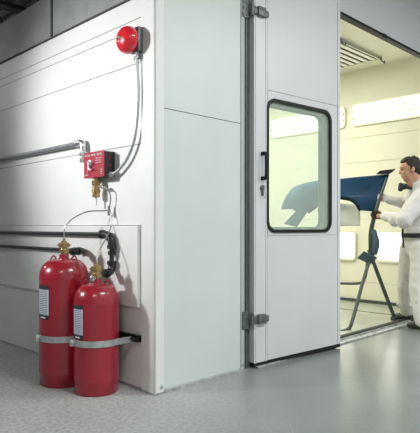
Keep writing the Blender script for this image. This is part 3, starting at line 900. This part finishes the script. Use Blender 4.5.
person = voxel(m, 'person', M['skin'], None, .0075, (0, 0, 0), 2)
# move origin to the ground under the pelvis
person.data.transform(Matrix.Translation(V(neg(pb0)))); person.location = pb0
tag(person, 'dark-haired man in a white coverall and black belt reaching toward the blue car wing', 'person')
off = neg(pb0)
# eyes
for s_ in (-1, 1):
    m = MB(); m.ball(hp(.079, s_*.030, .012), .0095, n=12); m.build('eye', M['eye'], person, smooth=True, off=off)
# hair
m = MB()
m.ball(hp(-.026, 0, .042), 1, (.097, .081, .087), HR, 24)
m.ball(hp(-.050, 0, .000), 1, (.072, .076, .075), HR, 20)
m.ball(hp(.032, 0, .092), 1, (.046, .055, .026), HR, 16)
m.ball(hp(-.062, 0, -.030), 1, (.050, .062, .060), HR, 16)
for s_ in (-1, 1): m.cone(hp(-.006, s_*.072, .035), hp(.000, s_*.072, .0), .012, .008, 8)
for k in range(60):
    a = random.uniform(0, 2*PI); b_ = random.uniform(.35, 1.3)
    m.ball(hp(-.022+.098*math.cos(a)*math.cos(b_), .080*math.sin(a)*math.cos(b_), .050+.086*math.sin(b_)), random.uniform(.008, .014), n=8)
voxel(m, 'hair', M['hair'], person, .007, off, 1)
# coverall
m = MB()
m.cone(J['pelvis'], J['belly'], .150, .140); m.cone(J['belly']+V((0, 0, 0)), J['chest'], .145, .165); m.cone(J['chest'], J['neck0']-V((0, 0, .06)), .160, .125); m.cone(J['neck0']-V((0,0,.04))-f*.03, at(418.5, 186, 5.67), .15, .098); m.cone(at(418.5, 187, 5.67), at(414.5, 184.5, 5.66), .085, .070)
m.cone(J['neck0']-V((0, 0, .075)), J['shn']+V((0, 0, -.01)), .085, .080); m.cone(J['neck0']-V((0, 0, .075)), J['shf'], .085, .078)
m.cone(J['shn'], J['eln'], .105, .085); m.cone(J['eln'], J['wrn'], .076, .047)
m.cone(J['shf'], J['elf'], .078, .062); m.cone(J['elf'], J['wrf'], .060, .045)
m.ball(J['eln'].lerp(J['wrn'], .45)-V((0, 0, .02)), .068); m.ball(J['eln']-V((0, 0, .012)), .082)
m.ball(J['wrn'].lerp(J['eln'], .12), .052)
m.cone(J['pelvis'], J['hipn'], .145, .125); m.cone(J['pelvis'], J['hipf'], .145, .125)
m.cone(J['hipn'], J['knn'], .120, .098); m.cone(J['knn'], J['ann']+V((0, 0, .04)), .096, .084)
m.cone(J['hipf'], J['knf'], .120, .098); m.cone(J['knf'], J['anf']+V((0, 0, .04)), .096, .088)
for k in range(26):      # rumpled folds
    a, b = random.choice([('knf', 'anf'), ('knn', 'ann'), ('hipf', 'knf'), ('eln', 'wrn'), ('shn', 'eln')])
    t_ = random.random(); p = J[a].lerp(J[b], t_)
    dirn = V((random.uniform(-1, 1), random.uniform(-1, 1), random.uniform(-.5, .5))).normalized()
    r_ = .095 if a[0] in 'kh' else .062
    q = p+dirn*r_*.75
    m.cone(q, q+V((random.uniform(-.05, .05), random.uniform(-.05, .05), random.uniform(-.06, .06))), .024, .016, 8)
voxel(m, 'coverall', M['suit'], person, .011, off, 3, (.02, .09))
# collar / respirator hanging at the throat
m = MB(); m.ball(at(403.5, 186.5, 5.62), 1, (.052, .05, .034), n=16); m.cone(at(400.5, 184.5, 5.62), at(400.5, 189, 5.60), .022, .028, 12)
m.cone(at(405, 186, 5.58), at(411, 188.5, 5.56), .026, .018, 10)
voxel(m, 'respirator', M['black'], person, .008, off, 2)
# belt and hanging strap
bc = J['belly']+V((0, 0, -.035))
m = MB(); bp = []
for k in range(24):
    a = 2*PI*k/24; bp.append(bc+V((math.cos(a)*.163, math.sin(a)*.163, 0)))
rings = []
for p in bp:
    d = (p-bc).normalized()
    rings.append([m.bm.verts.new(p+V((0, 0, -.024))), m.bm.verts.new(p+d*.008+V((0, 0, -.024))), m.bm.verts.new(p+d*.008+V((0, 0, .024))), m.bm.verts.new(p+V((0, 0, .024)))])
for i in range(24):
    A, B = rings[i], rings[(i+1) % 24]
    for k in range(4): m.bm.faces.new((A[k], A[(k+1) % 4], B[(k+1) % 4], B[k]))
m.build('belt', M['black'], person, smooth=True, off=off)
m = MB(); m.tube([at(404.5, 214, 5.50), at(403.2, 222, 5.50), at(402.8, 236, 5.52), at(403.5, 248, 5.52)], .011, n=8)
m.build('hanging_strap', M['black'], person, smooth=True, off=off)
# hands: palm, four unequal bent fingers, thumb
def hand(wr, pc, along, side, curl, mt, name):
    along = along.normalized(); side = (side-along*side.dot(along)).normalized(); nr = along.cross(side)*curl
    m = MB()
    m.cone(wr, pc, .028, .030, 10)
    for k, (s_, L) in enumerate(((-.030, .070), (-.010, .080), (.010, .076), (.029, .060))):
        b0 = pc+along*.030+side*s_
        m.cone(pc+side*s_*.6, b0, .020, .012, 8)
        p1 = b0+along*L*.40+nr*L*.22; p2 = p1+along*L*.12+nr*L*.36; p3 = p2-along*L*.14+nr*L*.24
        m.cone(b0, p1, .0105, .0098, 8); m.cone(p1, p2, .0098, .009, 8); m.cone(p2, p3, .009, .008, 8)
    t0 = pc-along*.015-side*.028; t1 = t0+along*.030-side*.022+nr*.018; t2 = t1+along*.022+nr*.030
    m.cone(t0, t1, .015, .011, 8); m.cone(t1, t2, .011, .009, 8)
    return voxel(m, name, mt, person, .0045, off, 1)
hand(J['wrn'], at(379.5, 216, 5.72), at(372, 214, 5.80)-at(384, 217, 5.66), V((0, 0, -1)), 1, M['glove'], 'glove')
hand(J['wrf'], at(384, 198.8, 5.96), at(376, 197, 5.98)-at(388, 199, 5.96), V((0, 0, -1)), 1, M['suit'], 'glove')
# shoes
fs = (W(-.45, .9, 0)-W(0, 0, 0)).normalized()
def shoe(an, name='shoe'):
    f = fs; m = MB(); g = V((an.x, an.y, 0))
    m.cone(g+V((0, 0, .05))-f*.03, g+V((0, 0, .045))+f*.10, .045, .042); m.cone(g+f*.10+V((0, 0, .042)), g+f*.17+V((0, 0, .036)), .042, .032)
    m.cone(g+V((0, 0, .05)), V((an.x, an.y, .12)), .045, .046)
    m.cone(g-f*.05+V((0, 0, .03)), g+f*.17+V((0, 0, .028)), .030, .028)
    for v in m.bm.verts:
        if v.co.z < .008: v.co.z = .008
    return voxel(m, name, M['shoe'], person, .007, off, 1)
sf = shoe(J['anf']); sn = shoe(J['ann'])

# ------------------------------------------------------------------ hall lamps (added out of view as fill) and lights
def fill_lamp(x, y, z, label, power, rz=0):
    e = empty('fill_lamp', (x, y, z), label, 'light', 'added unseen fill lamps', rz)
    m = MB(); m.box((-.9, -.10, 0), (.9, .10, .05), bevel=.01); m.build('housing', M['white'], e)
    for dy in (-.045, .045):
        m = MB(); m.cyl((-.85, dy, -.018), (.85, dy, -.018), .014, n=10); m.build('tube', M['fill_tube'], e, smooth=True)
    for sx in (-.7, .7):
        m = MB(); m.cyl((sx, 0, .05), (sx, 0, 4.26-z), .006, n=6); m.build('hanger', M['joist'], e)
    ld = bpy.data.lights.new('fill_light', 'AREA'); ld.shape = 'RECTANGLE'; ld.size = 1.8; ld.size_y = .25
    ld.energy = power; ld.color = (.97, 1, .96)
    lo = bpy.data.objects.new('fill_light', ld); col.objects.link(lo); lo.location = (x, y, z-.05); lo.rotation_euler = (0, 0, rz)
LAB = 'added unseen strip lamp over the aisle, filling light on the booth front'
fill_lamp(.2, -3.2, 3.75, LAB, 130); fill_lamp(3.4, -3.2, 3.75, LAB, 130); fill_lamp(-3.6, -3.0, 3.75, LAB, 60)
for x, y in ((-2.6, 6.2), (2.5, 9.3)):
    fill_lamp(x, y, 3.7, 'added unseen strip lamp beyond the booth, lighting the hall ceiling', 20)
    pd = bpy.data.lights.new('ceiling_fill', 'POINT'); pd.energy = 60; pd.shadow_soft_size = .3; po = bpy.data.objects.new('ceiling_fill', pd); col.objects.link(po); po.location = (x, y, 3.55)  # added point light brightening the hall ceiling

def area(name, loc, aim, size, power, color=(1, 1, 1), sy=None):
    ld = bpy.data.lights.new(name, 'AREA'); ld.size = size
    if sy: ld.shape = 'RECTANGLE'; ld.size_y = sy
    ld.energy = power; ld.color = color
    o = bpy.data.objects.new(name, ld); col.objects.link(o); o.location = loc
    o.rotation_euler = (V(aim)-V(loc)).to_track_quat('-Z', 'Y').to_euler(); return o
# lamp beside the photographer, raking the long wall
ld = bpy.data.lights.new('key_spot', 'SPOT'); ld.energy = 690; ld.spot_size = math.radians(52); ld.spot_blend = 1.0; ld.shadow_soft_size = .22; ld.color = (1, 1, .985)
ks = bpy.data.objects.new('key_spot', ld); col.objects.link(ks); ks.location = (-3.3, 2.2, 2.5)
ks.rotation_euler = (V((0, .40, 1.74))-ks.location).to_track_quat('-Z', 'Y').to_euler()
# booth lighting (added overhead area light to brighten the interior)
area('booth_fill', (2.4, 3.0, 3.2), (2.4, 3.0, 0), 2.5, 185, (1, .98, .84), 4)
w = bpy.data.worlds.new('world'); sc.world = w; w.use_nodes = True
w.node_tree.nodes['Background'].inputs[0].default_value = (.90, .92, .91, 1)
w.node_tree.nodes['Background'].inputs[1].default_value = .70
